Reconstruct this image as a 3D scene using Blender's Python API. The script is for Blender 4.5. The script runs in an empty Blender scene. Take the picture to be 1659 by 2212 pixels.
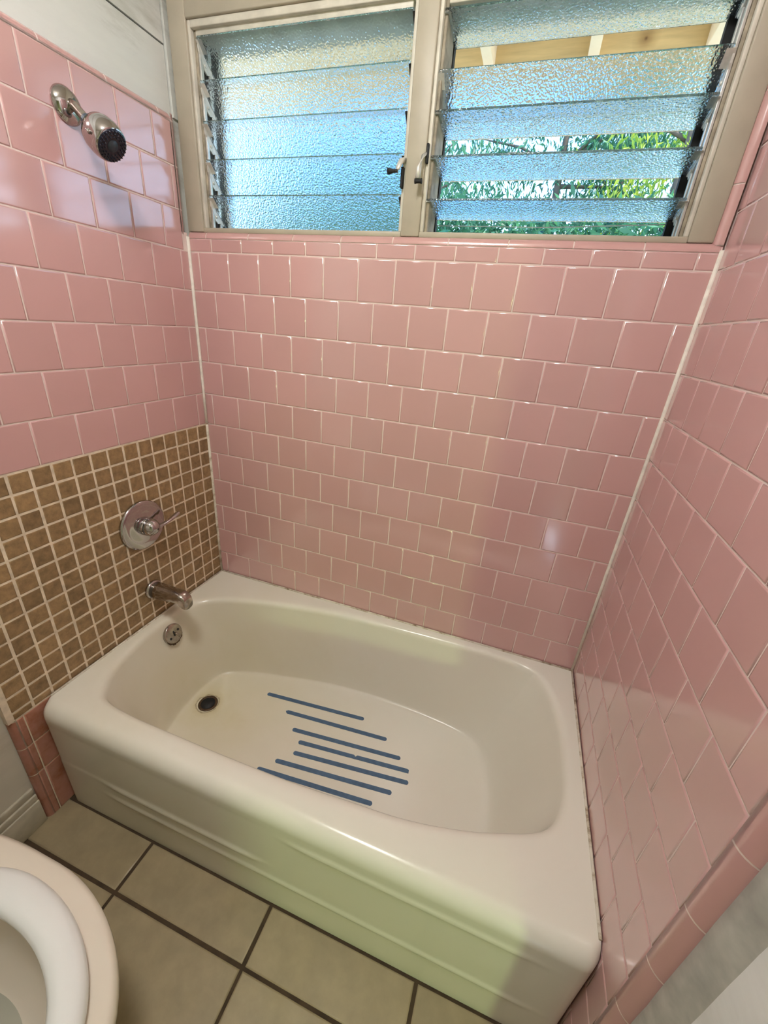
import bpy, bmesh, math, random
from mathutils import Vector, Matrix
random.seed(7)
S = bpy.context.scene
COL = S.collection

# ---------------------------------------------------------------- camera
L = 1.4443            # alcove width between the two tiled side walls
T = 0.1095            # wall tile pitch
cam = bpy.data.cameras.new('camera')
cam.sensor_fit = 'VERTICAL'; cam.sensor_height = 24.0
cam.lens = 880.935 / 2212 * 24.0
cam.clip_start = 0.01; cam.clip_end = 200
cob = bpy.data.objects.new('camera', cam); COL.objects.link(cob)
R = ((0.942346, -0.201689, 0.267030), (0.325600, 0.368401, -0.870784), (0.077253, 0.907525, 0.412832))
M4 = Matrix([list(r) + [0] for r in R] + [[0, 0, 0, 1]])
M4.translation = Vector((1.09673, -1.23195, 1.43213))
cob.matrix_world = M4
S.camera = cob

# ---------------------------------------------------------------- world, lights, exposure
S.view_settings.view_transform = 'Standard'
S.view_settings.look = 'None'
S.view_settings.exposure = 0.0
S.view_settings.gamma = 1.0
S.view_settings.use_curve_mapping = False
S.cycles.use_denoising = True
S.cycles.max_bounces = 14
S.cycles.transmission_bounces = 12
S.cycles.transparent_max_bounces = 16
S.cycles.diffuse_bounces = 5
S.cycles.sample_clamp_indirect = 8.0

W = bpy.data.worlds.new('sky'); S.world = W; W.use_nodes = True
wn = W.node_tree.nodes; wl = W.node_tree.links
wbg = wn['Background']
wtc = wn.new('ShaderNodeTexCoord'); wsx = wn.new('ShaderNodeSeparateXYZ')
wr = wn.new('ShaderNodeValToRGB')
wl.new(wtc.outputs['Generated'], wsx.inputs[0]); wl.new(wsx.outputs['Z'], wr.inputs[0])
e = wr.color_ramp.elements
e[0].position = 0.0; e[0].color = (0.72, 0.86, 1.0, 1)
e[1].position = 0.75; e[1].color = (0.10, 0.27, 0.85, 1)
m_ = e.new(0.22); m_.color = (0.36, 0.62, 1.0, 1)
m_ = e.new(0.42); m_.color = (0.10, 0.36, 1.0, 1)
# whiter towards the sun on the right
wa = wn.new('ShaderNodeMapRange'); wa.inputs[1].default_value = 0.0; wa.inputs[2].default_value = 0.5
wl.new(wsx.outputs['X'], wa.inputs[0])
wm = wn.new('ShaderNodeMix'); wm.data_type = 'RGBA'; wm.inputs[7].default_value = (0.80, 0.90, 1.0, 1)
wf = wn.new('ShaderNodeMath'); wf.operation = 'MULTIPLY'; wf.inputs[1].default_value = 0.5
wl.new(wa.outputs[0], wf.inputs[0]); wl.new(wf.outputs[0], wm.inputs[0])
wl.new(wr.outputs[0], wm.inputs[6]); wl.new(wm.outputs[2], wbg.inputs[0]); wbg.inputs[1].default_value = 4.6

def lamp(name, kind, loc, energy, color, aim=None, **kw):
    d = bpy.data.lights.new(name, kind); d.energy = energy; d.color = color
    for k, v in kw.items(): setattr(d, k, v)
    o = bpy.data.objects.new(name, d); COL.objects.link(o); o.location = loc
    if aim is not None:
        o.rotation_euler = (Vector(aim) - Vector(loc)).to_track_quat('-Z', 'Y').to_euler()
    return o
lamp('sun', 'SUN', (3, 6, 10), 9.0, (1.0, 0.93, 0.78), aim=(0.4, 7.5, 0), angle=0.01)
# added green lamp in the lobby; the guessed side doorway shapes its beam
lamp('green_beam_lamp', 'AREA', (2.08, -3.1, 0.80), 15.0, (0.68, 1.0, 0.38), aim=(1.0, -0.765, 0.4),
     shape='RECTANGLE', size=0.08, size_y=0.16)

# ---------------------------------------------------------------- materials
def mat(name):
    m = bpy.data.materials.new(name); m.use_nodes = True
    return m, m.node_tree.nodes, m.node_tree.links, m.node_tree.nodes['Principled BSDF']

def noise(n, l, scale, detail=4, rough=0.55, coord='Object', sx=(1, 1, 1)):
    tc = n.new('ShaderNodeTexCoord'); mp = n.new('ShaderNodeMapping'); mp.inputs['Scale'].default_value = sx
    l.new(tc.outputs[coord], mp.inputs[0])
    t = n.new('ShaderNodeTexNoise'); t.inputs['Scale'].default_value = scale
    t.inputs['Detail'].default_value = detail; t.inputs['Roughness'].default_value = rough
    l.new(mp.outputs[0], t.inputs[0]); return t

def ramp(n, l, src, stops):
    r = n.new('ShaderNodeValToRGB'); e = r.color_ramp.elements
    e[0].position, e[0].color = stops[0][0], (*stops[0][1], 1)
    e[1].position, e[1].color = stops[-1][0], (*stops[-1][1], 1)
    for p, c in stops[1:-1]:
        x = e.new(p); x.color = (*c, 1)
    l.new(src, r.inputs[0]); return r

def simple(name, col, rough=0.5, metal=0.0, var=0.0, scale=8.0, bump=0.0, bscale=60, spec=0.5, sx=(1, 1, 1)):
    m, n, l, p = mat(name)
    p.inputs['Base Color'].default_value = (*col, 1)
    p.inputs['Roughness'].default_value = rough; p.inputs['Metallic'].default_value = metal
    p.inputs['Specular IOR Level'].default_value = spec
    if var:
        t = noise(n, l, scale, sx=sx)
        r = ramp(n, l, t.outputs[0], [(0.3, tuple(c * (1 - var) for c in col)), (0.7, tuple(min(1, c * (1 + var)) for c in col))])
        l.new(r.outputs[0], p.inputs['Base Color'])
    if bump:
        t = noise(n, l, bscale); b = n.new('ShaderNodeBump'); b.inputs['Strength'].default_value = bump
        b.inputs['Distance'].default_value = 0.002
        l.new(t.outputs[0], b.inputs['Height']); l.new(b.outputs[0], p.inputs['Normal'])
    return m

def tile_mat(name, col, rough, var, spec=0.5, mottle=0.0, mscale=20, bump=0.05, bscale=35, coat=0.0):
    """glazed tile: colour differs a little from tile to tile (attribute tv)"""
    m, n, l, p = mat(name)
    a = n.new('ShaderNodeAttribute'); a.attribute_name = 'tv'
    r = ramp(n, l, a.outputs['Fac'], [(0, tuple(c * (1 - var) for c in col)), (1, tuple(c * (1 + var) for c in col))])
    out = r.outputs[0]
    if mottle:
        t = noise(n, l, mscale, 6, 0.6)
        r2 = ramp(n, l, t.outputs[0], [(0.3, (1 - mottle,) * 3), (0.7, (1 + mottle,) * 3)])
        mx = n.new('ShaderNodeMix'); mx.data_type = 'RGBA'; mx.blend_type = 'MULTIPLY'; mx.inputs[0].default_value = 1
        l.new(out, mx.inputs[6]); l.new(r2.outputs[0], mx.inputs[7]); out = mx.outputs[2]
    l.new(out, p.inputs['Base Color'])
    p.inputs['Specular IOR Level'].default_value = spec
    p.inputs['Coat Weight'].default_value = coat; p.inputs['Coat IOR'].default_value = 1.65; p.inputs['Coat Roughness'].default_value = 0.11
    t3 = noise(n, l, 9, 5, 0.6)
    r3 = ramp(n, l, t3.outputs[0], [(0.35, (rough * .8,) * 3), (0.75, (min(1, rough * 1.7),) * 3)])
    l.new(r3.outputs[0], p.inputs['Roughness'])
    t = noise(n, l, bscale, 3); b = n.new('ShaderNodeBump'); b.inputs['Strength'].default_value = bump
    b.inputs['Distance'].default_value = 0.003
    l.new(t.outputs[0], b.inputs['Height']); l.new(b.outputs[0], p.inputs['Normal'])
    return m

PINK = (0.565, 0.328, 0.322)
M = {}
M['pink'] = tile_mat('pink_glazed_tile', PINK, 0.12, 0.05, 0.8, coat=0.85)
M['pink_trim'] = tile_mat('pink_glazed_bullnose', (0.55, 0.31, 0.30), 0.15, 0.03, 0.8, coat=0.6)
M['grout'] = simple('pink_white_grout', (0.74, 0.595, 0.555), 0.85, var=0.08, scale=25)
M['mosaic'] = tile_mat('brown_stone_mosaic', (0.265, 0.168, 0.080), 0.42, 0.20, 0.4, 0.30, 55, 0.35, 160)
M['mgrout'] = simple('tan_grout', (0.70, 0.59, 0.45), 0.9, var=0.18, scale=40)
M['floor_tile'] = tile_mat('beige_floor_tile', (0.30, 0.237, 0.140), 0.38, 0.05, 0.4, 0.14, 16, 0.08, 60)
M['fgrout'] = simple('dark_brown_grout', (0.050, 0.030, 0.014), 0.9, var=0.35, scale=30)
M['caulk'] = simple('white_caulk', (0.80, 0.74, 0.66), 0.6, var=0.12, scale=50)
M['casing'] = simple('cream_painted_wood', (0.41, 0.365, 0.285), 0.45, var=0.07, scale=12, bump=0.15, bscale=40)
M['jamb'] = simple('worn_white_painted_wood', (0.60, 0.56, 0.48), 0.45, var=0.16, scale=18, bump=0.15)
M['grimy'] = simple('grimy_brown_and_cream_paint', (0.30, 0.255, 0.19), 0.6, var=0.55, scale=26, bump=0.3)
M['black'] = simple('black_parts_and_shade', (0.006, 0.006, 0.007), 0.7)  # black parts, and the darkness inside holes and gaps put into colour
M['alu'] = simple('dull_aluminium_channel', (0.62, 0.62, 0.60), 0.38, 0.75, var=0.2, scale=40)
M['clip'] = simple('white_metal_clip', (0.66, 0.65, 0.60), 0.4, 0.3, var=0.15, scale=60)
M['dark_metal'] = simple('dark_grimy_metal', (0.030, 0.026, 0.024), 0.5, 0.5, var=0.4, scale=40)
M['chrome'] = simple('chrome', (0.50, 0.475, 0.475), 0.08, 1.0, var=0.06, scale=30)
M['worn_chrome'] = simple('worn_brownish_chrome', (0.42, 0.37, 0.33), 0.20, 1.0, var=0.25, scale=60)
M['nozzle'] = simple('dark_rubber_nozzles', (0.010, 0.013, 0.026), 0.3)
M['nozzle_cap'] = simple('dark_blue_grey_cap', (0.045, 0.065, 0.09), 0.35)
M['strip'] = simple('blue_grey_grip_tape', (0.062, 0.115, 0.195), 0.75, var=0.15, scale=60)
M['wood_trim'] = simple('grey_dirty_filler', (0.42, 0.41, 0.37), 0.7, var=0.22, scale=20, bump=0.15)
M['base'] = simple('worn_cream_baseboard', (0.50, 0.45, 0.35), 0.5, var=0.15, scale=25)
M['toilet'] = simple('cream_vitreous_china', (0.72, 0.65, 0.55), 0.12)
M['seat'] = simple('white_plastic_seat', (0.76, 0.76, 0.74), 0.28)
M['ceil'] = simple('white_ceiling_paint', (0.74, 0.70, 0.62), 0.8)
M['frontwall'] = simple('muted_beige_wall_paint', (0.60, 0.56, 0.48), 0.7)
M['eave'] = simple('cream_painted_rafter', (0.80, 0.68, 0.48), 0.7, var=0.06)
M['bark'] = simple('grey_bark', (0.14, 0.11, 0.08), 0.9, var=0.3, scale=6, bump=0.4, bscale=15)
M['bounce_strip'] = simple('pale_bounce_ground', (0.52, 0.47, 0.38), 0.9, var=0.1, scale=3)
M['grass'] = simple('grass', (0.12, 0.18, 0.05), 0.9, var=0.4, scale=5)
M['water'] = simple('bowl_water', (0.35, 0.34, 0.28), 0.03)
M['rust'] = simple('rusty_drain_ring', (0.075, 0.042, 0.020), 0.5, 0.4, var=0.6, scale=90)
M['wire'] = simple('pale_wire', (0.55, 0.65, 0.62), 0.4)

def paint_board(name, base, vein):
    m, n, l, p = mat(name)
    t = noise(n, l, 5, 7, 0.65, sx=(1, 0.35, 1.6))
    r = ramp(n, l, t.outputs[0], [(0.34, vein), (0.50, base), (0.7, tuple(min(1, c * 1.08) for c in base))])
    l.new(r.outputs[0], p.inputs['Base Color']); p.inputs['Roughness'].default_value = 0.42
    t2 = noise(n, l, 14, 5); b = n.new('ShaderNodeBump'); b.inputs['Strength'].default_value = 0.2; b.inputs['Distance'].default_value = 0.004
    l.new(t2.outputs[0], b.inputs['Height']); l.new(b.outputs[0], p.inputs['Normal'])
    return m
M['board'] = paint_board('painted_plank', (0.64, 0.65, 0.62), (0.40, 0.40, 0.36))
M['rwall'] = paint_board('white_painted_wall', (0.74, 0.75, 0.74), (0.66, 0.67, 0.65))
M['lwall'] = paint_board('grey_white_painted_wall', (0.62, 0.57, 0.48), (0.50, 0.45, 0.36))

def tan_board():
    m, n, l, p = mat('tan_fascia_board')
    tc = n.new('ShaderNodeTexCoord')
    d = n.new('ShaderNodeVectorMath'); d.operation = 'DISTANCE'; d.inputs[1].default_value = (1.255, 1.05, 2.478)
    l.new(tc.outputs['Object'], d.inputs[0])
    w = n.new('ShaderNodeMath'); w.operation = 'SINE'
    k = n.new('ShaderNodeMath'); k.operation = 'MULTIPLY'; k.inputs[1].default_value = 480
    l.new(d.outputs['Value'], k.inputs[0]); l.new(k.outputs[0], w.inputs[0])
    r = ramp(n, l, d.outputs['Value'], [(0.0, (0.12, 0.06, 0.025)), (0.008, (0.36, 0.23, 0.09)), (0.030, (0.54, 0.38, 0.17)), (0.05, (0.64, 0.47, 0.22))])
    t = noise(n, l, 6, 5, sx=(1, 1, 9))
    r2 = ramp(n, l, t.outputs[0], [(0.3, (0.85, 0.85, 0.85)), (0.7, (1.12, 1.12, 1.12))])
    mx = n.new('ShaderNodeMix'); mx.data_type = 'RGBA'; mx.blend_type = 'MULTIPLY'; mx.inputs[0].default_value = 1
    l.new(r.outputs[0], mx.inputs[6]); l.new(r2.outputs[0], mx.inputs[7]); l.new(mx.outputs[2], p.inputs['Base Color'])
    p.inputs['Roughness'].default_value = 0.75
    return m
M['tan'] = tan_board()

def glass_mat(name, col, rough, bump, scale):
    m, n, l, p = mat(name)
    p.inputs['Base Color'].default_value = (*col, 1)
    p.inputs['Roughness'].default_value = rough
    p.inputs['Transmission Weight'].default_value = 1.0
    p.inputs['IOR'].default_value = 1.48
    tc = n.new('ShaderNodeTexCoord'); v = n.new('ShaderNodeTexVoronoi'); v.inputs['Scale'].default_value = scale
    v.feature = 'SMOOTH_F1'
    l.new(tc.outputs['Object'], v.inputs[0])
    b = n.new('ShaderNodeBump'); b.inputs['Strength'].default_value = bump; b.inputs['Distance'].default_value = 0.0016
    l.new(v.outputs['Distance'], b.inputs['Height']); l.new(b.outputs[0], p.inputs['Normal'])
    return m
M['glass'] = glass_mat('pebbled_louver_glass', (0.78, 0.89, 0.97), 0.16, 0.72, 235)

def enamel():
    m, n, l, p = mat('aged_white_enamel')
    tc = n.new('ShaderNodeTexCoord')
    d = n.new('ShaderNodeVectorMath'); d.operation = 'DISTANCE'; d.inputs[1].default_value = (0.205, -0.355, 0.063)
    l.new(tc.outputs['Object'], d.inputs[0])
    nz = noise(n, l, 5, 5, 0.6)
    ad = n.new('ShaderNodeMath'); ad.operation = 'MULTIPLY_ADD'; ad.inputs[1].default_value = 0.45
    l.new(nz.outputs[0], ad.inputs[0]); l.new(d.outputs['Value'], ad.inputs[2])
    base = (0.755, 0.735, 0.685)
    r = ramp(n, l, ad.outputs[0], [(0.20, (0.62, 0.57, 0.40)), (0.38, (0.69, 0.65, 0.53)), (0.85, base), (1.0, base)])
    # thin broken rust ring close round the drain
    nz2 = noise(n, l, 38, 4, 0.6)
    ad2 = n.new('ShaderNodeMath'); ad2.operation = 'MULTIPLY_ADD'; ad2.inputs[1].default_value = 0.022
    l.new(nz2.outputs[0], ad2.inputs[0])
    d2 = n.new('ShaderNodeVectorMath'); d2.operation = 'DISTANCE'; d2.inputs[1].default_value = (0.186, -0.357, 0.063)
    l.new(tc.outputs['Object'], d2.inputs[0]); l.new(d2.outputs['Value'], ad2.inputs[2])
    r2 = ramp(n, l, ad2.outputs[0], [(0.0, (1, 1, 1)), (0.0485, (1, 1, 1)), (0.0502, (0.16, 0.09, 0.035)), (0.0528, (0.85, 0.80, 0.66)), (0.075, (0.97, 0.95, 0.88))])
    mx = n.new('ShaderNodeMix'); mx.data_type = 'RGBA'; mx.blend_type = 'MULTIPLY'; mx.inputs[0].default_value = 0.8
    l.new(r.outputs[0], mx.inputs[6]); l.new(r2.outputs[0], mx.inputs[7])
    l.new(mx.outputs[2], p.inputs['Base Color'])
    p.inputs['Roughness'].default_value = 0.20; p.inputs['Specular IOR Level'].default_value = 0.45
    return m
M['enamel'] = enamel()

def post_mat():
    m, n, l, p = mat('stained_pink_tile')
    t = noise(n, l, 14, 5, 0.65)
    r = ramp(n, l, t.outputs[0], [(0.3, (0.30, 0.115, 0.055)), (0.5, (0.42, 0.19, 0.13)), (0.7, (0.48, 0.235, 0.19))])
    l.new(r.outputs[0], p.inputs['Base Color']); p.inputs['Roughness'].default_value = 0.25
    return m
M['post'] = post_mat()

def dirty_caulk():
    m, n, l, p = mat('dirty_caulk')
    t = noise(n, l, 28, 6, 0.7)
    r = ramp(n, l, t.outputs[0], [(0.30, (0.16, 0.10, 0.055)), (0.40, (0.46, 0.38, 0.28)), (0.52, (0.68, 0.62, 0.52))])
    l.new(r.outputs[0], p.inputs['Base Color']); p.inputs['Roughness'].default_value = 0.7
    return m
M['dcaulk'] = dirty_caulk()

def leaf_mat(name, c1, c2):
    m, n, l, p = mat(name)
    a = n.new('ShaderNodeAttribute'); a.attribute_name = 'tv'
    r = ramp(n, l, a.outputs['Fac'], [(0, c1), (1, c2)])
    l.new(r.outputs[0], p.inputs['Base Color']); p.inputs['Roughness'].default_value = 0.4
    tr = n.new('ShaderNodeBsdfTranslucent'); l.new(r.outputs[0], tr.inputs[0])
    mx = n.new('ShaderNodeMixShader'); mx.inputs[0].default_value = 0.45
    out = n['Material Output']
    l.new(p.outputs[0], mx.inputs[1]); l.new(tr.outputs[0], mx.inputs[2]); l.new(mx.outputs[0], out.inputs[0])
    return m
M['leaf_a'] = leaf_mat('dark_green_leaves', (0.035, 0.13, 0.075), (0.10, 0.30, 0.13))
M['leaf_b'] = leaf_mat('sunlit_yellow_leaves', (0.16, 0.34, 0.04), (0.55, 0.60, 0.07))  # sunlight on the right-hand tree is put into this yellower leaf colour

# ---------------------------------------------------------------- mesh helpers
class MB:
    def __init__(s): s.v = []; s.f = []; s.m = []; s.sm = []; s.tv = []
    def add(s, vs, fs, mi=0, smooth=False, tv=0.5, flip=False):
        o = len(s.v); s.v += [tuple(v) for v in vs]; s.tv += [tv] * len(vs)
        for f in fs:
            f = [o + i for i in f]
            s.f.append(f[::-1] if flip else f); s.m.append(mi); s.sm.append(smooth)
    def box(s, a, b, mi=0, tv=0.5):
        x0, y0, z0 = a; x1, y1, z1 = b
        vs = [(x0, y0, z0), (x1, y0, z0), (x1, y1, z0), (x0, y1, z0), (x0, y0, z1), (x1, y0, z1), (x1, y1, z1), (x0, y1, z1)]
        s.add(vs, [(0, 3, 2, 1), (4, 5, 6, 7), (0, 1, 5, 4), (1, 2, 6, 5), (2, 3, 7, 6), (3, 0, 4, 7)], mi, False, tv)
    def bbox(s, a, b, r=0.003, mi=0, seg=2, mat4=None):
        bm = bmesh.new(); bmesh.ops.create_cube(bm, size=1)
        for v in bm.verts:
            v.co = Vector([(a[i] + b[i]) / 2 + v.co[i] * (b[i] - a[i]) for i in range(3)])
        bmesh.ops.bevel(bm, geom=bm.edges[:], offset=r, segments=seg, profile=0.5, affect='EDGES')
        s.frombm(bm, mi, True, mat4)
    def frombm(s, bm, mi=0, smooth=True, mat4=None):
        bm.verts.index_update()
        vs = [(mat4 @ v.co if mat4 else v.co)[:] for v in bm.verts]
        s.add(vs, [[v.index for v in f.verts] for f in bm.faces], mi, smooth); bm.free()
    def loft(s, rings, mi=0, smooth=True, closed=True, cap0=False, cap1=False, flip=False):
        n = len(rings[0]); vs = [p for r in rings for p in r]; fs = []
        for i in range(len(rings) - 1):
            for j in range(n if closed else n - 1):
                k = (j + 1) % n
                fs.append((i * n + j, i * n + k, (i + 1) * n + k, (i + 1) * n + j))
        if cap0: fs.append(tuple(range(n))[::-1])
        if cap1: fs.append(tuple((len(rings) - 1) * n + j for j in range(n)))
        s.add(vs, fs, mi, smooth, flip=flip)
    def lathe(s, prof, origin, axis, mi=0, n=32, cap0=True, cap1=True, smooth=True):
        """prof: list of (distance along axis, radius)"""
        ax = Vector(axis).normalized(); q = ax.to_track_quat('Z', 'Y'); o = Vector(origin)
        X = q @ Vector((1, 0, 0)); Y = q @ Vector((0, 1, 0))
        rings = [[o + ax * d + (X * math.cos(2 * math.pi * k / n) + Y * math.sin(2 * math.pi * k / n)) * r for k in range(n)] for d, r in prof]
        s.loft(rings, mi, smooth, True, cap0, cap1)
    def tube(s, pts, rad, mi=0, n=12, caps=True, squash=None):
        pts = [Vector(p) for p in pts]; rad = rad if isinstance(rad, (list, tuple)) else [rad] * len(pts)
        rings = []
        for i, p in enumerate(pts):
            t = (pts[min(i + 1, len(pts) - 1)] - pts[max(i - 1, 0)]).normalized()
            up = Vector((0, 0, 1)) if abs(t.z) < 0.9 else Vector((0, 1, 0))
            a = t.cross(up).normalized(); b = a.cross(t).normalized()
            q = squash or 1.0
            rings.append([p + a * math.cos(2 * math.pi * k / n) * rad[i] + b * math.sin(2 * math.pi * k / n) * rad[i] * q for k in range(n)])
        s.loft(rings, mi, True, True, caps, caps, flip=True)
    def build(s, name, mats, parent=None):
        me = bpy.data.meshes.new(name); me.from_pydata(s.v, [], s.f)
        for m in (mats if isinstance(mats, (list, tuple)) else [mats]): me.materials.append(m)
        me.polygons.foreach_set('material_index', s.m); me.polygons.foreach_set('use_smooth', s.sm)
        at = me.attributes.new('tv', 'FLOAT', 'POINT'); at.data.foreach_set('value', s.tv)
        me.update()
        o = bpy.data.objects.new(name, me); COL.objects.link(o)
        if parent: o.parent = parent
        return o

def tag(o, label, cat=None, kind=None, group=None):
    o['label'] = label
    if cat: o['category'] = cat
    if kind: o['kind'] = kind
    if group: o['group'] = group
    return o
def empty(name, loc=(0, 0, 0)):
    o = bpy.data.objects.new(name, None); COL.objects.link(o); o.location = loc; o.empty_display_size = 0.05
    return o
def under(o, root):
    """parent to root keeping world placement (all meshes are in world coordinates)"""
    o.parent = root; o.matrix_parent_inverse = Matrix.Translation(-root.location); return o

# ---------------------------------------------------------------- tiles
def tile(mb, P, u0, u1, v0, v1, gap=0.0024, mi=1, depth=0.0014, flip=False, bev=0.0032, tilt=0.00022, jit=0.0):
    g = gap / 2; u0 += g; u1 -= g; v0 += g; v1 -= g
    if u1 - u0 < 0.006 or v1 - v0 < 0.006: return
    if jit:
        u0 += random.uniform(-jit, jit); u1 += random.uniform(-jit, jit); v0 += random.uniform(-jit, jit); v1 += random.uniform(-jit, jit)
    tu = random.uniform(-tilt, tilt); tw = random.uniform(-tilt, tilt); uc, vc = (u0 + u1) / 2, (v0 + v1) / 2
    vs = []
    for ins, d in ((0, -depth - 0.0006), (bev * 0.33, -depth * 0.30), (bev, 0)):
        for (u, v) in ((u0 + ins, v0 + ins), (u1 - ins, v0 + ins), (u1 - ins, v1 - ins), (u0 + ins, v1 - ins)):
            vs.append(P(u, v, d + tu * (u - uc) / 0.055 + tw * (v - vc) / 0.055))
    fs = []
    for r in (0, 4):
        for j in range(4):
            k = (j + 1) % 4; fs.append((r + j, r + k, r + 4 + k, r + 4 + j))
    tv = min(1, max(0, random.gauss(0.5, 0.22)))
    mb.add(vs, fs, mi, True, tv, flip); mb.add(vs[8:], [(0, 1, 2, 3)], mi, False, tv, flip)
def row(mb, P, v0, v1, off, umin, umax, pitch=T, **kw):
    k = math.floor((umin - off) / pitch)
    while off + k * pitch < umax:
        a, b = max(off + k * pitch, umin), min(off + (k + 1) * pitch, umax)
        if umax - b < 0.011: b = umax
        if b - a > 0.008: tile(mb, P, a, b, v0, v1, **kw)
        if b >= umax: break
        k += 1
def quarter(mb, center_fn, s0, s1, r, joints, mi=1, gap=0.003, seg=7):
    """rounded bullnose strip: center_fn(s, a, rr) gives the point for angle a (0..90 deg) at length s"""
    cuts = [s0] + sorted(j for j in joints if s0 < j < s1) + [s1]
    for a, b in zip(cuts[:-1], cuts[1:]):
        rings = []
        for s_ in (a + gap / 2, b - gap / 2):
            rings.append([center_fn(s_, math.pi / 2 * k / seg, r) for k in range(seg + 1)])
        mb.loft(rings, mi, True, False)
    rings = [[center_fn(s_, math.pi / 2 * k / seg, r - 0.0012) for k in range(seg + 1)] for s_ in (s0, s1)]
    mb.loft(rings, 0, True, False)

H = [1.60 - T * i for i in range(0, 16)]
OA, OB = 0.0352, 0.0863
PB = lambda u, v, d: (u, -d, v)
PL = lambda u, v, d: (d, -u, v)
PR = lambda u, v, d: (L - d, -u, v)
GD = 0.0014

# back wall -------------------------------------------------------------
mb = MB()
mb.box((-0.03, GD, 0.0), (L + 0.03, 0.03, 1.637), 0)
mb.box((-0.15, 0.03, -0.05), (L + 0.15, 0.13, 1.648), 2)
mb.box((-0.15, 0.03, 1.648), (0.045, 0.13, 2.62), 2)
mb.box((1.39, 0.03, 1.648), (L + 0.15, 0.13, 2.62), 2)
mb.box((0.045, 0.03, 2.155), (1.39, 0.13, 2.62), 2)
row(mb, PB, 1.60, 1.637, OB, 0, L)
for i in range(11):
    row(mb, PB, max(H[i + 1], 0.405), H[i], OA if i % 2 == 0 else OB, 0.002, L - 0.002)
tag(mb.build('wall_back', [M['grout'], M['pink'], M['casing']]), 'pink square-tiled wall under the louvred windows', 'wall', 'structure')

mb = MB()   # sill bullnose, runs along the bottom of the windows
cf = lambda s, a, r: (s, 0.019 - r * math.cos(a), 1.637 + r * math.sin(a))
quarter(mb, cf, 0.002, L - 0.002, 0.019, [0.068 + 0.1525 * k for k in range(12)])
mb.box((0.0, 0.019, 1.630), (L, 0.034, 1.6555), 0)
tag(mb.build('trim_1', [M['grout'], M['pink_trim']]), 'pink bullnose tile sill below the louvred windows', 'trim', 'structure')

mb = MB()   # vertical bullnose right of the right window
cf = lambda s, a, r: (L - 0.004 - r * math.sin(a), 0.020 - r * math.cos(a), s)
quarter(mb, cf, 1.650, 2.45, 0.020, [1.76, 1.91, 2.06, 2.21, 2.36])
mb.box((L - 0.024, 0.018, 1.65), (L + 0.03, 0.032, 2.45), 0)
tag(mb.build('trim_2', [M['grout'], M['pink_trim']]), 'upright pink bullnose strip between right window and right wall', 'trim', 'structure')

# left wall -------------------------------------------------------------
mb = MB()
YE = 0.829
mb.box((-0.02, -YE + 0.002, 0.41), (-GD, 0.0, 1.65), 0)
mb.box((-0.02, -YE + 0.002, 1.65), (-GD, -0.022, 1.913), 0)
rows = [(1.0525, H[4], OB), (H[4], H[3], OB), (H[3], H[2], OA), (H[2], H[1], OB), (H[1], 1.60, OA), (1.60, 1.706, OB), (1.706, 1.81, OA), (1.81, 1.913, OB)]
fix = {0: 0.0365, 1: 0.0900, 2: 0.0365, 3: 0.0900, 4: 0.0365, 5: 0.0900, 6: 0.0365, 7: 0.0900}
for i, (v0, v1, o) in enumerate(rows):
    row(mb, PL, v0, v1, fix[i], 0.0 if v1 < 1.62 else 0.021, YE, flip=True)
cf = lambda s, a, r: (-r + r * math.cos(a), -s, 1.913 + r * math.sin(a))
quarter(mb, cf, 0.02, YE, 0.019, [0.062 + 0.1545 * k for k in range(6)], mi=2)
cf = lambda s, a, r: (-r + r * math.cos(a), -0.021 + r * math.sin(a), s)
quarter(mb, cf, 1.642, 1.93, 0.021, [1.706, 1.81, 1.913], mi=2)
# wall core and painted planks above the tiles
mb.box((-0.14, -2.45, -0.05), (-0.02, 0.03, 1.0), 5); mb.box((-0.14, -2.45, 1.0), (-0.02, 0.03, 1.93), 3)
mb.box((-0.14, -2.45, 1.93), (-0.021, 0.006, 2.079), 3)
mb.box((-0.14, -2.45, 2.079), (-0.026, 0.006, 2.083), 4)
mb.box((-0.14, -2.45, 2.083), (-0.020, 0.006, 2.30), 3)
mb.box((-0.14, -2.45, 2.30), (-0.026, 0.006, 2.304), 4)
mb.box((-0.14, -2.45, 2.304), (-0.020, 0.006, 2.62), 3)
mb.box((-0.14, 0.009, 1.93), (-0.014, 0.03, 2.62), 3); mb.box((-0.14, 0.005, 1.93), (-0.03, 0.010, 2.62), 4)
wl_ = mb.build('wall_left', [M['grout'], M['pink'], M['pink_trim'], M['board'], M['black'], M['lwall']])
tag(wl_, 'left wall, pink tiles with the shower head and painted planks above', 'wall', 'structure')

mb = MB()   # brown mosaic on the lower part
mb.box((-0.0195, -YE, 0.408), (-0.0012, -0.0005, 1.0525), 0)
MP = 0.0515
v = 1.0512; rowi = 0
while v > 0.41:
    v0 = max(v - MP, 0.408)
    u = -0.0022
    while u < YE:
        a, b = max(u, 0.001), min(u + MP - 0.0003, YE - 0.001)
        if b - a > 0.012 and v - v0 > 0.012:
            tile(mb, PL, a, b, v0, v, gap=0.0052, mi=1, depth=0.0022, flip=True, bev=0.0028, tilt=0.0005, jit=0.0007)
        u += MP - 0.0003
    v -= MP
mo = mb.build('mosaic_panel', [M['mgrout'], M['mosaic']], wl_)
mo['label'] = 'brown stone mosaic patch around the taps'

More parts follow.
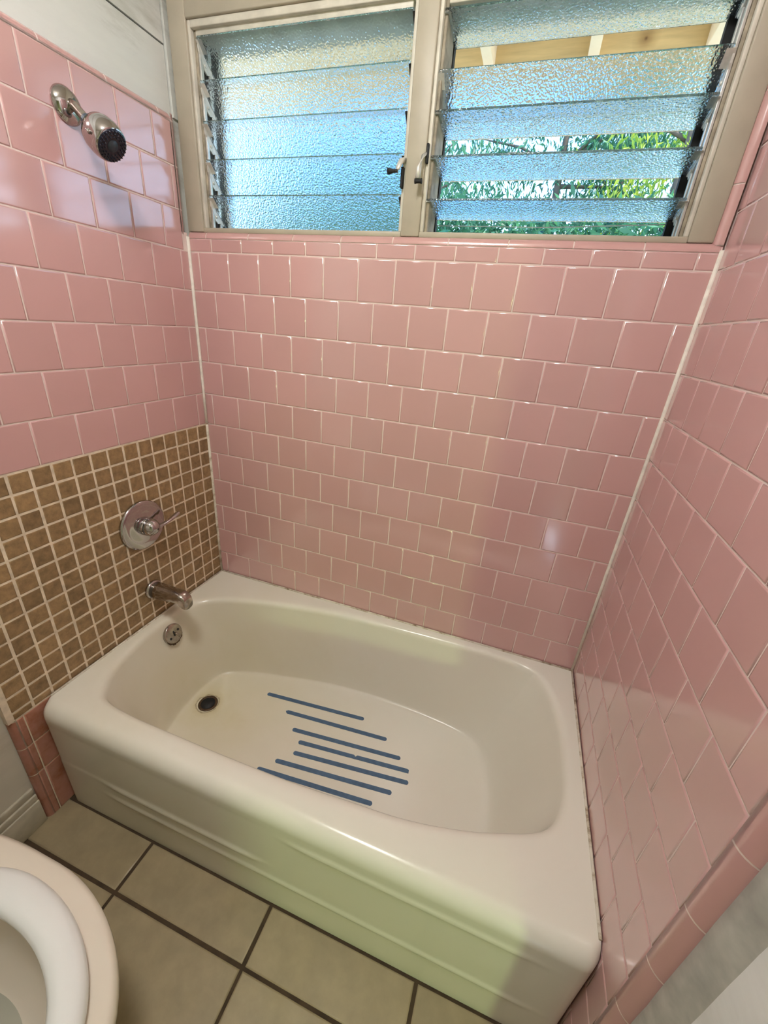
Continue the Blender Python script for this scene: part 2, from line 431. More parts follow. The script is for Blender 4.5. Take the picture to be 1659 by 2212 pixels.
mb = MB()   # pink tiled strip between tub front and the left wall corner
mb.box((-0.0195, -0.811, 0.0), (-0.0015, -0.70, 0.4075), 0)
PLp = lambda u, v, d: (d, -u, v)
for v0, v1 in ((0.0, 0.192), (0.192, 0.301), (0.301, 0.407)):
    tile(mb, PLp, 0.70, 0.794, v0, v1, flip=True, mi=1)
    tile(mb, PLp, 0.794, 0.812, v0, v1, flip=True, mi=1)
cf = lambda s, a, r: (-r + r * math.cos(a), -0.811 - r * math.sin(a), s)
quarter(mb, cf, 0.0, 0.407, 0.017, [0.192, 0.301], mi=1)
po = mb.build('stained_tile_strip', [M['mgrout'], M['post']], wl_)
po['label'] = 'rust-stained pink tile strip beside the tub front'

mb = MB()
mb.tube([(0.003, -0.7425, 0.004), (0.003, -0.745, 0.15), (0.003, -0.747, 0.33), (0.003, -0.742, 0.372)], 0.0046, 0, 8)
tag(mb.build('trim_9', M['dcaulk']), 'caulk line between the tub front and the stained pink tile strip', 'trim', 'structure')
mb = MB()   # baseboard left
mb.bbox((-0.022, -2.44, 0.0), (-0.004, -0.83, 0.095), 0.003)
mb.bbox((-0.022, -2.44, 0.093), (-0.008, -0.83, 0.118), 0.003)
mb.bbox((-0.022, -2.44, 0.116), (-0.013, -0.83, 0.142), 0.003)
tag(mb.build('baseboard_left', M['base']), 'worn cream stepped baseboard on the left wall by the toilet', 'baseboard', 'structure')

# right wall ------------------------------------------------------------
mb = MB()
YR = 0.808
mb.box((L + GD, -YR, 0.0), (L + 0.03, 0.02, 2.45), 0)
Hr = [1.60 + T * k for k in range(8)] 
for k in range(7):
    row(mb, PR, Hr[k], Hr[k + 1], 0.0904 if k % 2 == 0 else 0.0365, -0.004 if k > 0 else 0.002, YR)
for i in range(15):
    v0, v1 = max(H[i + 1], 0.0), H[i]
    if v1 > 0.01:
        row(mb, PR, v0, v1, 0.0365 if i % 2 == 0 else 0.0904, 0.0, YR)
cf = lambda s, a, r: (L + r - r * math.cos(a), -YR - r * math.sin(a), s)
quarter(mb, cf, 0.0, 2.36, 0.030, [0.592 - 0.153 * k for k in range(-12, 4)], mi=2)
mb.box((L + 0.03, -1.235, -0.05), (L + 0.15, 0.03, 2.62), 3)
mb.box((L + 0.03, -2.45, -0.05), (L + 0.15, -2.30, 2.62), 3)
mb.box((L + 0.03, -2.30, 2.05), (L + 0.15, -1.235, 2.62), 3)
wr_ = mb.build('wall_right', [M['grout'], M['pink'], M['pink_trim'], M['rwall']])
tag(wr_, 'right wall of pink tiles ending in bullnose, white paint nearer', 'wall', 'structure')

mb = MB()   # rough filler strip between bullnose and painted wall
rings = []
for k in range(60):
    z = -0.02 + 2.48 * k / 59
    j1 = random.uniform(-0.0012, 0.0012); j2 = random.uniform(-0.0006, 0.0006)
    rings.append([(L + 0.0305, -0.831, z), (L + 0.014 + j2, -0.8385 + j1 * .4, z), (L + 0.018 + j2, -0.856 + j1, z), (L + 0.026, -0.869 + j1, z), (L + 0.0305, -0.878 + j2, z)])
mb.loft(rings, 0, True, False, flip=True)
tag(mb.build('trim_3', M['wood_trim']), 'grimy grey filler strip along the right wall bullnose', 'trim', 'structure')

# caulk beads ------------------------------------------------------------
mb = MB()
mb.tube([(0.0035, -0.0035, z) for z in (1.055, 1.2, 1.4, 1.64)], 0.0048, 0, 8)
tag(mb.build('trim_4', M['caulk']), 'white caulk bead up the left tile corner', 'trim', 'structure')
mb = MB()
mb.tube([(L - 0.003, -0.003, z) for z in (0.41, 0.8, 1.2, 1.64)], 0.0050, 0, 8)
tag(mb.build('trim_5', M['caulk']), 'white caulk bead up the right tile corner', 'trim', 'structure')
mb = MB()
mb.tube([(0.002, -0.002, z) for z in (0.41, 0.6, 0.8, 1.05)], 0.0050, 0, 8)
tag(mb.build('trim_6', M['dcaulk']), 'dirty caulk line where brown mosaic meets the back wall', 'trim', 'structure')

# floor, ceiling, front wall ---------------------------------------------
mb = MB()
mb.box((-0.05, -2.5, -0.05), (L + 0.06, 0.05, -0.0022), 0)
FP = 0.4025
PF = lambda u, v, d: (u, v, d)
xs = [0.3305 + FP * k for k in range(-1, 4)]
ys = [-0.7630, -0.8915, -0.8915 - FP, -0.8915 - 2 * FP, -0.8915 - 3 * FP, -0.8915 - 4 * FP]
for x0, x1 in zip(xs[:-1], xs[1:]):
    a, b = max(x0, -0.02), min(x1, L + 0.03)
    for y1, y0 in zip(ys[:-1], ys[1:]):
        tile(mb, PF, a, b, max(y0, -2.45), y1, gap=0.0085, mi=1, depth=0.002, bev=0.004, tilt=0.0004, jit=0.0008)
tag(mb.build('floor', [M['fgrout'], M['floor_tile']]), 'beige square floor tiles with dark grout', 'floor', 'structure')
mb = MB(); mb.box((-0.15, -2.6, 2.55), (L + 0.15, 0.03, 2.62))
tag(mb.build('ceiling', M['ceil']), 'plain painted ceiling', 'ceiling', 'structure')
mb = MB()
mb.box((-0.15, -2.57, -0.05), (L + 0.15, -2.45, 2.62))
tag(mb.build('wall_front', M['frontwall']), 'plain wall behind the viewer', 'wall', 'structure')
mb = MB()   # unseen lobby, added to close the side doorway off from the sky
mb.box((L + 0.15, -3.6, -0.06), (3.1, -0.95, 0.0)); mb.box((L + 0.15, -3.6, 2.3), (3.1, -0.95, 2.4))
mb.box((L + 0.15, -1.05, 0.0), (3.1, -0.95, 2.3)); mb.box((3.0, -3.6, 0.0), (3.1, -1.05, 2.3))
mb.box((L + 0.05, -3.6, 0.0), (3.0, -3.5, 2.3)); mb.box((L + 0.05, -3.5, 0.0), (L + 0.15, -2.57, 2.3))
tag(mb.build('wall_added_lobby', M['frontwall']), 'unseen lobby walls added beyond the doorway to keep the sky out', 'wall', 'structure')
mb = MB()
for a, b in (((L + 0.018, -1.235, 0), (L + 0.03, -1.165, 2.12)), ((L + 0.018, -2.37, 0), (L + 0.03, -2.30, 2.12)), ((L + 0.018, -2.30, 2.05), (L + 0.03, -1.235, 2.12))):
    mb.bbox(a, b, 0.003)
tag(mb.build('trim_7', M['casing']), 'cream door casing behind the viewer', 'trim', 'structure')

# ---------------------------------------------------------------- windows
WY = 0.010     # front face of the casing
mb = MB()
def ibox(a, b, r=0.0025, mi=0): mb.bbox(a, b, r, mi)
ibox((-0.002, WY, 1.656), (0.054, 0.05, 2.30))                    # left casing
ibox((1.372, WY, 1.656), (1.4225, 0.05, 2.30))                    # right casing
ibox((0.054, WY, 2.128), (1.372, 0.05, 2.30))                     # head casing
ibox((0.6955, WY, 1.656), (0.7455, 0.125, 2.128))                 # mullion
ibox((0.054, WY + 0.002, 1.654), (0.6955, 0.125, 1.6675))         # bottom rail left
ibox((0.7455, WY + 0.002, 1.654), (1.372, 0.125, 1.6675))         # bottom rail right
tag(mb.build('trim_8', M['casing']), 'cream painted wooden casing and post around the two louvred windows', 'window casing', 'structure')

def window(name, label, x0, x1, blades, channel_r, handle):
    """x0..x1 opening between the wood; blades: (inner edge z, tilt in degrees)"""
    mb = MB()
    zt = 2.128
    # stepped jambs and head stop
    mb.bbox((x0, WY + 0.006, 1.6675), (x0 + 0.009, 0.125, zt), 0.002)
    mb.bbox((x0 + 0.009, WY + 0.018, 1.6675), (x0 + 0.017, 0.125, zt), 0.002, 1)
    mb.bbox((x1 - 0.009, WY + 0.006, 1.6675), (x1, 0.125, zt), 0.002)
    if channel_r != 'dark':
        mb.bbox((x1 - 0.017, WY + 0.020, 1.6675), (x1 - 0.009, 0.125, zt), 0.002, 1)
    mb.bbox((x0 + 0.009, WY + 0.006, 2.112), (x1 - 0.009, 0.125, zt), 0.002)
    mb.bbox((x0 + 0.017, WY + 0.016, 2.098), (x1 - 0.017, 0.125, 2.114), 0.002)
    w = mb.build(name, [M['jamb'], M['grimy']])
    tag(w, label, 'window', 'structure')
    if channel_r == 'dark':
        cl, cr = x0 + 0.018, x1 - 0.006
    else:
        cl, cr = x0 + 0.003, x1 - 0.018
    # side channels: two thin metal strips with dark gaps between them and a dark outer stop
    for side, cx in ((1, cl), (-1, cr)):
        c = MB()
        dark = (side == -1 and channel_r == 'dark')
        c.bbox((cx - 0.0005, 0.036, 1.668), (cx + 0.0015, 0.112, 2.098), 0.0004, 1)
        for ya, yb in ((0.030, 0.040), (0.062, 0.074)):
            c.bbox((min(cx, cx + side * 0.006), ya, 1.668), (max(cx, cx + side * 0.006), yb, 2.098), 0.0008, 0)
        c.build('side_channel', [M['dark_metal'] if dark else M['alu'], M['dark_metal']], w)
        c = MB()
        if channel_r == 'dark':
            a, b = sorted((cx, cx + side * 0.006))
        else:
            a, b = sorted((cx - side * 0.002, cx + side * 0.017))
        c.box((a, 0.106, 1.668), (b, 0.124, 2.098))
        c.build('outer_stop', M['jamb'] if (side == 1 and channel_r == 'dark') else M['black'], w)
    gl, gr = cl + 0.0075, cr - 0.0075
    for zi, tl in blades:
        t = math.radians(tl); dy, dz = math.cos(t), -math.sin(t)
        g = MB(); y0 = 0.018; wd, th = 0.1, 0.0052
        bm = bmesh.new(); bmesh.ops.create_cube(bm, size=1)
        for v in bm.verts:
            v.co = Vector((v.co.x * (gr - gl), v.co.y * wd, v.co.z * th))
        bmesh.ops.bevel(bm, geom=bm.edges[:], offset=0.0012, segments=1, affect='EDGES')
        mt = Matrix.Translation(((gl + gr) / 2, y0 + dy * wd / 2, zi - th / 2 + dz * wd / 2)) @ Matrix.Rotation(-t, 4, 'X')
        g.frombm(bm, 0, False, mt)
        g.build('louver_blade', M['glass'], w)
        for side, cx in ((1, cl), (-1, cr)):
            dark = (side == -1 and channel_r == 'dark')
            c = MB()
            # pivot arm below the blade end, plus a thin tongue over the glass
            mid = Vector((0, y0 + dy * 0.055, zi + dz * 0.055)); nrm = Vector((0, dz, -dy)).normalized()
            if nrm.z > 0: nrm = -nrm
            d = Vector((0, dy, dz))
            prof = [(-0.040, 0.002), (-0.030, 0.010), (-0.012, 0.014), (0.004, 0.022), (0.016, 0.020), (0.022, 0.010), (0.036, 0.003)]
            lo = [mid + d * a + nrm * (b + 0.004) for a, b in prof]; hi = [mid + d * a + nrm * 0.0033 for a, b in prof]
            xa, xb = cx + side * 0.0025, cx + side * 0.0065
            loop = hi + lo[::-1]
            r1 = [(xa, p.y, p.z) for p in loop]; r2 = [(xb, p.y, p.z) for p in loop]
            c.loft([r1, r2], 0, False, True, True, True)
            q = [mid + d * a + nrm * b for a, b in ((-0.048, 0.0045), (-0.018, 0.0045), (-0.018, 0.0032), (-0.048, 0.0032))]
            xe = cx + side * (0.010 if dark else 0.020)
            c.loft([[(xa, p.y, p.z) for p in q], [(xe, p.y, p.z) for p in q]], 0, False, True, True, True)
            pv = mid + nrm * 0.016
            c.lathe([(0, 0.004), (0.003, 0.004), (0.0038, 0.0028)], (xb - side * 0.001, pv.y, pv.z), (side, 0, 0), 0, 12)
            c.build('blade_clip', M['dark_metal'] if dark else M['clip'], w)
    h = MB(); handle(h)
    h.build('crank_handle', [M['clip'], M['black']], w)
    return w

def handle_left(h):
    x, z = 0.678, 1.800
    h.bbox((0.685, 0.004, z - 0.040), (0.692, 0.03, z + 0.004), 0.002, 1)
    h.tube([(0.689, 0.018, z + 0.020), (0.687, -0.004, z + 0.012), (0.683, -0.016, z - 0.006), (0.682, -0.018, z - 0.014)], [0.006, 0.0065, 0.006, 0.005], 0, 10)
    h.tube([(0.684, -0.018, z - 0.012), (0.672, -0.018, z - 0.012), (0.664, -0.018, z - 0.012), (0.658, -0.018, z - 0.012)], [0.0035, 0.004, 0.0065, 0.007], 1, 10)
def handle_right(h):
    h.tube([(0.748, 0.018, 1.835), (0.742, -0.004, 1.820), (0.738, -0.014, 1.795), (0.738, -0.016, 1.772)], [0.003, 0.004, 0.006, 0.0065], 0, 10)
    h.tube([(0.731, -0.017, 1.767), (0.736, -0.017, 1.767), (0.744, -0.017, 1.767), (0.749, -0.017, 1.767)], [0.006, 0.0045, 0.0045, 0.006], 1, 10)
    h.bbox((0.7455, 0.008, 1.81), (0.752, 0.03, 1.85), 0.002, 1)
window('window_1', 'left louvred window, its five frosted glass blades nearly shut', 0.054, 0.6955,
       [(2.098, 43), (2.010, 44), (1.924, 45), (1.837, 46), (1.752, 45)], 'dark', handle_left)
w2 = window('window_2', 'right louvred window, most blades turned open to the trees', 0.7455, 1.372,
       [(2.089, 13), (1.988, 46), (1.9155, 14), (1.829, 14), (1.741, 13)], 'light', handle_right)
mb = MB(); mb.tube([(0.765, 0.118, 1.702), (1.06, 0.118, 1.7015), (1.36, 0.118, 1.712)], 0.0012, 0, 8)
mb.build('wire', M['wire'], w2)

# ---------------------------------------------------------------- outside: eave, ground, trees
ev = empty('roof_eave', (0.7, 0.6, 2.5))
tag(ev, 'cream rafters and tan fascia board of the eave above the right window', 'eave')
mb = MB(); mb.box((-3.0, 0.13, 2.505), (4.5, 1.06, 2.53)); under(mb.build('roof_deck', M['eave']), ev)
mb = MB(); mb.box((-3.0, 1.05, 2.36), (4.5, 1.08, 2.55)); under(mb.build('fascia_board', M['tan']), ev)
for k in range(-8, 9):
    mb = MB(); x = 1.083 + 0.395 * k
    mb.bbox((x - 0.020, 0.13, 2.428), (x + 0.020, 1.05, 2.506), 0.002)
    under(mb.build('rafter', M['eave']), ev)

mb = MB(); mb.box((-8, 0.13, -1.1), (10, 2.6, -0.98))  # added pale strip that throws daylight up under the eave
tag(mb.build('bounce_strip', M['bounce_strip']), 'pale ground strip outside, added to bounce light up to the eave', 'bounce_strip', 'structure')
mb = MB(); mb.box((-30, 2.6, -1.1), (30, 40, -1.0))
tag(mb.build('lawn', M['grass']), 'grass below the trees outside the window', 'lawn', 'structure')

def tree(x, y, h, r, n, leafm, label, seed, droop=0.6, base_z=0.2, lsz=0.095):
    rnd = random.Random(seed)
    root = empty('tree', (x, y, -1.0)); tag(root, label, 'tree', group=None)
    t = MB()
    top = Vector((x + rnd.uniform(-.3, .3), y, h))
    pts = [Vector((x, y, -1.05)).lerp(top, k / 6) + Vector((rnd.uniform(-.08, .08), rnd.uniform(-.08, .08), 0)) for k in range(7)]
    t.tube(pts, [0.11, 0.10, 0.085, 0.07, 0.05, 0.035, 0.015], 0, 9)
    tips = []
    for b in range(26):
        k = rnd.uniform(0.22, 0.95); p0 = Vector((x, y, -1.05)).lerp(top, k)
        a = rnd.uniform(0, 2 * math.pi); ln = r * rnd.uniform(0.5, 1.05) * (1.15 - 0.5 * k)
        d = Vector((math.cos(a), math.sin(a), rnd.uniform(0.1, 0.7)))
        p1 = p0 + d * ln * 0.5; p2 = p0 + d * ln + Vector((0, 0, -0.15 * ln))
        t.tube([p0, p1, p2], [0.03, 0.018, 0.006], 0, 6)
        for q in (0.35, 0.55, 0.75, 0.9, 1.0): tips.append(p0.lerp(p1, q * 2) if q < .5 else p1.lerp(p2, (q - .5) * 2))
    under(t.build('trunk', M['bark']), root)
    f = MB()
    for i in range(n):
        c = rnd.choice(tips) + Vector((rnd.gauss(0, .24), rnd.gauss(0, .24), rnd.gauss(-.12, .22)))
        if c.z < base_z: c.z = base_z + rnd.random() * 0.6
        a = rnd.uniform(0, 2 * math.pi); d = Vector((math.cos(a) * (1 - droop), math.sin(a) * (1 - droop), -droop + rnd.gauss(0, .25))).normalized()
        sd = d.cross(Vector((rnd.gauss(0, 1), rnd.gauss(0, 1), rnd.gauss(0, 1)))).normalized()
        ln = lsz * rnd.uniform(.6, 1.3); wd = ln * 0.15
        nn = d.cross(sd) * (0.12 * ln)
        vs = [c, c + d * ln * .45 + sd * wd + nn, c + d * ln, c + d * ln * .45 - sd * wd + nn]
        f.add(vs, [(0, 1, 2), (0, 2, 3)], 0, False, rnd.random())
    fo = f.build('foliage', leafm); fo['kind'] = 'stuff'; under(fo, root)
tree(-0.9, 5.2, 4.6, 1.9, 12000, M['leaf_a'], 'dark green weeping tree outside, leftmost behind the right window', 1)
tree(0.75, 6.2, 5.2, 1.9, 12000, M['leaf_a'], 'dark green weeping tree outside behind the middle of the right window', 2)
tree(1.95, 7.0, 4.6, 1.7, 8000, M['leaf_a'], 'thinner dark green tree outside with white sky showing through', 3)
tree(2.35, 5.0, 4.3, 1.0, 6000, M['leaf_b'], 'sunlit yellow-green tree outside at the right end of the window', 4, lsz=0.085)
tree(-3.0, 6.0, 4.4, 2.0, 7000, M['leaf_a'], 'dark green tree outside behind the left frosted window', 5)

def hedge(x0, x1, y, z, n, seed):
    rnd = random.Random(seed); root = empty('hedge', ((x0 + x1) / 2, y, -1)); tag(root, 'low dense green hedge outside below the trees', 'hedge')
    t = MB()
    for k in range(14):
        x = x0 + (x1 - x0) * (k + .5) / 14
        t.tube([(x, y, -1.05), (x + rnd.uniform(-.15, .15), y, 0.3), (x + rnd.uniform(-.3, .3), y, z - .3)], [0.03, 0.022, 0.008], 0, 6)
    under(t.build('stems', M['bark']), root)
    f = MB()
    for i in range(n):
        c = Vector((rnd.uniform(x0, x1), y + rnd.gauss(0, .3), z - abs(rnd.gauss(0, .9))))
        a = rnd.uniform(0, 6.28); d = Vector((math.cos(a), math.sin(a), rnd.gauss(0, .6))).normalized()
        sd = d.cross(Vector((rnd.gauss(0, 1), rnd.gauss(0, 1), rnd.gauss(0, 1)))).normalized(); ln = rnd.uniform(.09, .2); wd = ln * .13
        f.add([c, c + d * ln * .45 + sd * wd, c + d * ln, c + d * ln * .45 - sd * wd], [(0, 1, 2), (0, 2, 3)], 0, False, rnd.random())
    fo = f.build('foliage', M['leaf_a']); fo['kind'] = 'stuff'; under(fo, root)
hedge(-3.5, 4.5, 4.6, 2.75, 16000, 11)

# ---------------------------------------------------------------- bathtub
def crom(pts, n):
    """closed centripetal-ish Catmull-Rom through 2D points"""
    out = []; m = len(pts)
    for i in range(m):
        p0, p1, p2, p3 = (Vector(pts[(i + k) % m]) for k in (-1, 0, 1, 2))
        for j in range(n):
            t = j / n
            out.append(0.5 * ((2 * p1) + (p2 - p0) * t + (2 * p0 - 5 * p1 + 4 * p2 - p3) * t * t + (3 * p1 - p0 - 3 * p2 + p3) * t ** 3))
    return out
def polar(curve, c, ang):
    d = Vector((math.cos(ang), math.sin(ang))); best = None
    for i in range(len(curve)):
        a, b = curve[i] - c, curve[(i + 1) % len(curve)] - c
        e_ = b - a; den = d.x * e_.y - d.y * e_.x
        if abs(den) < 1e-12: continue
        t = (a.x * e_.y - a.y * e_.x) / den; u = (a.x * d.y - a.y * d.x) / den
        if t > 0 and -1e-9 <= u <= 1 + 1e-9 and (best is None or t > best): best = t
    return best
RIM = [(0.139, -.669), (.095, -.625), (.060, -.55), (.040, -.42), (.042, -.32), (.066, -.225), (.165, -.158), (.346, -.106), (.58, -.062), (.829, -.046), (1.06, -.040), (1.25, -.044), (1.335, -.085), (1.384, -.22), (1.396, -.37), (1.388, -.48), (1.345, -.558), (1.227, -.609), (1.125, -.638), (1.018, -.657), (.90, -.666), (.75, -.677), (.6, -.682), (.42, -.684), (.24, -.683)]
FLR = [(.17, -.555), (.135, -.47), (.122, -.38), (.124, -.29), (.155, -.21), (.25, -.165), (.40, -.128), (.606, -.088), (.84, -.076), (1.04, -.088), (1.16, -.118), (1.215, -.18), (1.243, -.28), (1.25, -.38), (1.235, -.47), (1.18, -.53), (1.05, -.57), (.9, -.592), (.7, -.605), (.5, -.607), (.3, -.60)]
rim = crom(RIM, 8); flo = crom(FLR, 8)
TZ = 0.410; FZ = 0.063; YF = -0.729; YO = -0.7655
ctr = Vector((0.70, -0.37))
def front_y(x, y0):
    r = 0.030; e0 = 0.0
    for xx in (x, L - x):
        if xx < r: e0 = max(e0, r - math.sqrt(max(0, r * r - (r - xx) ** 2)))
    return y0 + e0
angs = [2 * math.pi * k / 232 for k in range(232)]
x_lo, x_hi, y_hi = 0.0015, L - 0.0015, -0.0015
for cx_, cy_ in ((x_lo, YF), (x_hi, YF), (x_lo, y_hi), (x_hi, y_hi), (0.012, YF), (0.03, YF), (L - 0.012, YF), (L - .03, YF)):
    angs.append(math.atan2(cy_ - ctr.y, cx_ - ctr.x) % (2 * math.pi))
angs = sorted(set(round(a, 6) for a in angs))
def outer(ang):
    d = Vector((math.cos(ang), math.sin(ang))); ts = []
    if d.x > 1e-9: ts.append((x_hi - ctr.x) / d.x)
    if d.x < -1e-9: ts.append((x_lo - ctr.x) / d.x)
    if d.y > 1e-9: ts.append((y_hi - ctr.y) / d.y)
    if d.y < -1e-9: ts.append((YF - ctr.y) / d.y)
    return min(ts)
rr = [polar(rim, ctr, a) for a in angs]; fr = [polar(flo, ctr, a) for a in angs]; orr = [outer(a) for a in angs]
fr = [min(f_, r_ - 0.012) for f_, r_ in zip(fr, rr)]
def pt(i, rad, z):
    a = angs[i]; return (ctr.x + math.cos(a) * rad, ctr.y + math.sin(a) * rad, z)
N = len(angs)
rings = []
rings.append([(p[0], max(p[1], front_y(p[0], YF)), p[2]) for p in (pt(i, orr[i], TZ) for i in range(N))])
def outw(i, o): return min(rr[i] + o, rr[i] + (orr[i] - rr[i]) * (o / 0.036))
for o, z in ((0.034, TZ), (0.024, TZ - 0.0004), (0.014, TZ - 0.002), (0.006, TZ - 0.006), (0.0, TZ - 0.012)):
    rings.append([pt(i, outw(i, o), z) for i in range(N)])
for b, z in ((0.03, .388), (0.07, .370), (.16, .335), (.28, .29), (.41, .24), (.54, .19), (.67, .143), (.78, .107), (.87, .084), (.94, .071), (1.0, .0655)):
    rings.append([pt(i, rr[i] * (1 - b) + fr[i] * b, z) for i in range(N)])
for s_, z in ((.965, .0637), (.92, FZ), (.75, FZ), (.5, FZ), (.2, FZ)):
    rings.append([pt(i, fr[i] * s_, z) for i in range(N)])
mb = MB()
mb.loft(rings, 0, True, True, False, True)
# apron: columns follow the deck edge
cols = sorted([p for i, p in enumerate(rings[0]) if abs(pt(i, orr[i], TZ)[1] - YF) < 1e-4], key=lambda p: p[0])
def sm(t): t = min(1, max(0, t)); return t * t * (3 - 2 * t)
def ridge(z, c, w): return math.exp(-((z - c) / w) ** 2)
def emboss(x, z):
    d = 0.0
    e_ = sm((x - 0.16) / 0.10) * sm((1.38 - x) / 0.06)
    d += 0.0035 * ridge(z, 0.133, 0.0085) * e_
    d += 0.0035 * ridge(z, 0.186, 0.0085) * sm((x - 0.16) / 0.10) * sm((0.72 - x) / 0.07)
    # the raised field steps up to the top rail on the right
    d += 0.0035 * ridge(z, 0.328, 0.0085) * sm((x - 0.74) / 0.12) * sm((1.36 - x) / 0.06)
    d -= 0.0020 * sm((z - 0.19) / 0.012) * sm((0.36 - z) / 0.02) * sm((0.76 - x) / 0.08) * 0.5
    return d
prof = [(YF, TZ)]
for k in range(1, 9):
    a = math.pi / 2 * k / 8; prof.append((YF + (YO - YF) * math.sin(a), TZ - 0.040 * (1 - math.cos(a))))
zz = 0.366
while zz > 0.03: prof.append((YO + 0.004 * (0.37 - zz) / 0.37, zz)); zz -= 0.006
prof += [(YO + 0.004, 0.0)]
xs2 = sorted(set([p[0] for p in cols]))
gx = []
for a, b in zip(xs2[:-1], xs2[1:]):
    gx.append(a)
gx.append(xs2[-1])
rows_ = []
for (y, z) in prof:
    rows_.append([(x, front_y(x, y) - (emboss(x, z) if z < 0.37 else 0), z) for x in gx])
mb.loft(rows_, 0, True, False)
mb.box((0.002, -0.70, -0.001), (0.004, -0.735, 0.36)); mb.box((L - 0.004, -0.735, 0.0), (L - 0.002, -0.70, 0.36))
tub = empty('bathtub', (L / 2, -0.38, 0))
tag(tub, 'white enamel bathtub between pink tiled walls, with blue-grey grip strips', 'bathtub')
sh = mb.build('tub_shell', M['enamel']); under(sh, tub)
bmt = bmesh.new(); bmt.from_mesh(sh.data); bmesh.ops.remove_doubles(bmt, verts=bmt.verts[:], dist=0.00005)
bmesh.ops.recalc_face_normals(bmt, faces=bmt.faces[:])
bmt.to_mesh(sh.data); bmt.free()

STR = [((.369, -.231), (.768, -.191)), ((.479, -.274), (.876, -.238)), ((.541, -.331), (.944, -.288)), ((.586, -.366), (.982, -.321)),
       ((.590, -.408), (.993, -.359)), ((.548, -.455), (.951, -.410)), ((.508, -.501), (.904, -.464))]
for si, (a, b) in enumerate(STR):
    a, b = Vector(a), Vector(b); d = (b - a).normalized(); nn = Vector((-d.y, d.x)); w = 0.0073
    a = a + d * w; b = b - d * w
    lp = []
    if si == 3: lp += [b + d * w * 1.2 - nn * w, b + d * w * 1.2 + nn * w * .6, b + d * w * .3 + nn * w]
    else: lp += [b + d * w * math.sin(t) - nn * w * math.cos(t) for t in [math.pi * k / 8 for k in range(9)]]
    if si == 3:
        m_ = a.lerp(b, 0.53); lp += [m_ + nn * w + d * .006, m_ + nn * w * .15, m_ + nn * w * .9 - d * .006]
    if si == 1: lp += [a + nn * w, a - d * w * 1.1 + nn * w * .2, a - d * w * .6 - nn * w * .5, a - nn * w]
    else: lp += [a - d * w * math.sin(t) + nn * w * math.cos(t) for t in [math.pi * k / 8 for k in range(9)]]
    g = MB(); z0, z1 = FZ - 0.0005, FZ + 0.0013
    n_ = len(lp)
    g.add([(p.x, p.y, z0) for p in lp] + [(p.x, p.y, z1) for p in lp], [tuple(range(n_, 2 * n_))] + [(k, (k + 1) % n_, n_ + (k + 1) % n_, n_ + k) for k in range(n_)], 0)
    o = under(g.build('grip_strip', M['strip']), tub)

# drain
DC = (0.188, -0.357)
g = MB()
g.lathe([(0.0, 0.036), (0.0022, 0.0345), (0.003, 0.031), (0.0022, 0.0275), (0.0012, 0.0265)], (DC[0], DC[1], FZ + 0.0002), (0, 0, 1), 0, 40)
dr = under(g.build('drain_ring', M['rust']), tub)
g = MB(); g.lathe([(0.0, 0.026), (0.0008, 0.026)], (DC[0], DC[1], FZ + 0.0016), (0, 0, 1), 0, 32)  # flat black disc; the darkness of the opening is put into its colour
o = g.build('drain_dark_disc', M['black']); o.parent = dr

# overflow plate on the sloping end wall
oc = Vector((0.0575, -0.345, 0.350)); on = Vector((0.95, 0.0, 0.31)).normalized()
g = MB(); g.lathe([(-0.012, 0.036), (0.002, 0.0365), (0.0045, 0.035), (0.0055, 0.031), (0.006, 0.0)], oc, on, 0, 40, True, False)
ov = under(g.build('overflow_plate', M['worn_chrome']), tub)
oy = Vector((0, 1, 0)); oz = on.cross(oy).normalized()
if oz.z < 0: oz = -oz
def sub(o): o.parent = ov; return o
for sy in (-0.019, 0.020):
    g = MB(); c = oc + on * 0.0055 + oy * sy + oz * (0.004 if sy > 0 else -0.010)
    g.lathe([(0, 0.0048), (0.0016, 0.0042), (0.002, 0.0)], c, on, 0, 14, True, False); sub(g.build('screw', M['dark_metal']))
g = MB(); g.bbox((-0.0028, -0.010, 0), (0.0028, 0.010, 0.002), 0.0008, 0, 2, Matrix.Translation(oc + on * 0.0052) @ Matrix((oy, oz, on)).transposed().to_4x4())
sub(g.build('lever_slot', M['black']))
g = MB(); p0 = oc + on * 0.006 + oz * 0.002
g.tube([p0, p0 + on * 0.008 - oz * 0.004 + oy * .004, p0 + on * 0.012 - oz * 0.018 + oy * .008], [0.003, 0.0034, 0.0042], 0, 10); sub(g.build('trip_lever', M['worn_chrome']))
# ragged dark brown crescent below the plate
g = MB()
rnd = random.Random(5); pts = []
for k in range(25):
    t = math.pi * (1.12 + 0.76 * k / 24); r_ = 0.0385 + rnd.uniform(0.001, 0.007) * math.sin(math.pi * k / 24)
    pts.append((math.cos(t), math.sin(t), r_))
vs = [oc + on * 0.0012 + oy * c_ * 0.034 + oz * s_ * 0.034 for c_, s_, r_ in pts] + [oc + on * 0.0012 + oy * c_ * r_ + oz * s_ * r_ for c_, s_, r_ in pts]
g.add(vs, [(k, k + 1, 26 + k, 25 + k) for k in range(24)], 0, True); sub(g.build('dark_crescent', M['rust']))

# caulk where the tub meets the tiles
g = MB()
g.tube([(0.005, -0.0044, TZ + .001), (L / 2, -0.0044, TZ + .001), (L - 0.005, -0.0044, TZ + .001)], 0.0034, 0, 8)
g.tube([(L - 0.0044, -0.005, TZ + .001), (L - 0.0044, -0.35, TZ + .001), (L - 0.0044, -0.725, TZ + .001)], 0.0034, 0, 8)
g.tube([(0.0046, -0.005, TZ + .0005), (0.0046, -0.35, TZ + .0005), (0.0046, -0.725, TZ + .0005)], 0.0032, 0, 8)
o = under(g.build('caulk_bead', M['dcaulk']), tub)

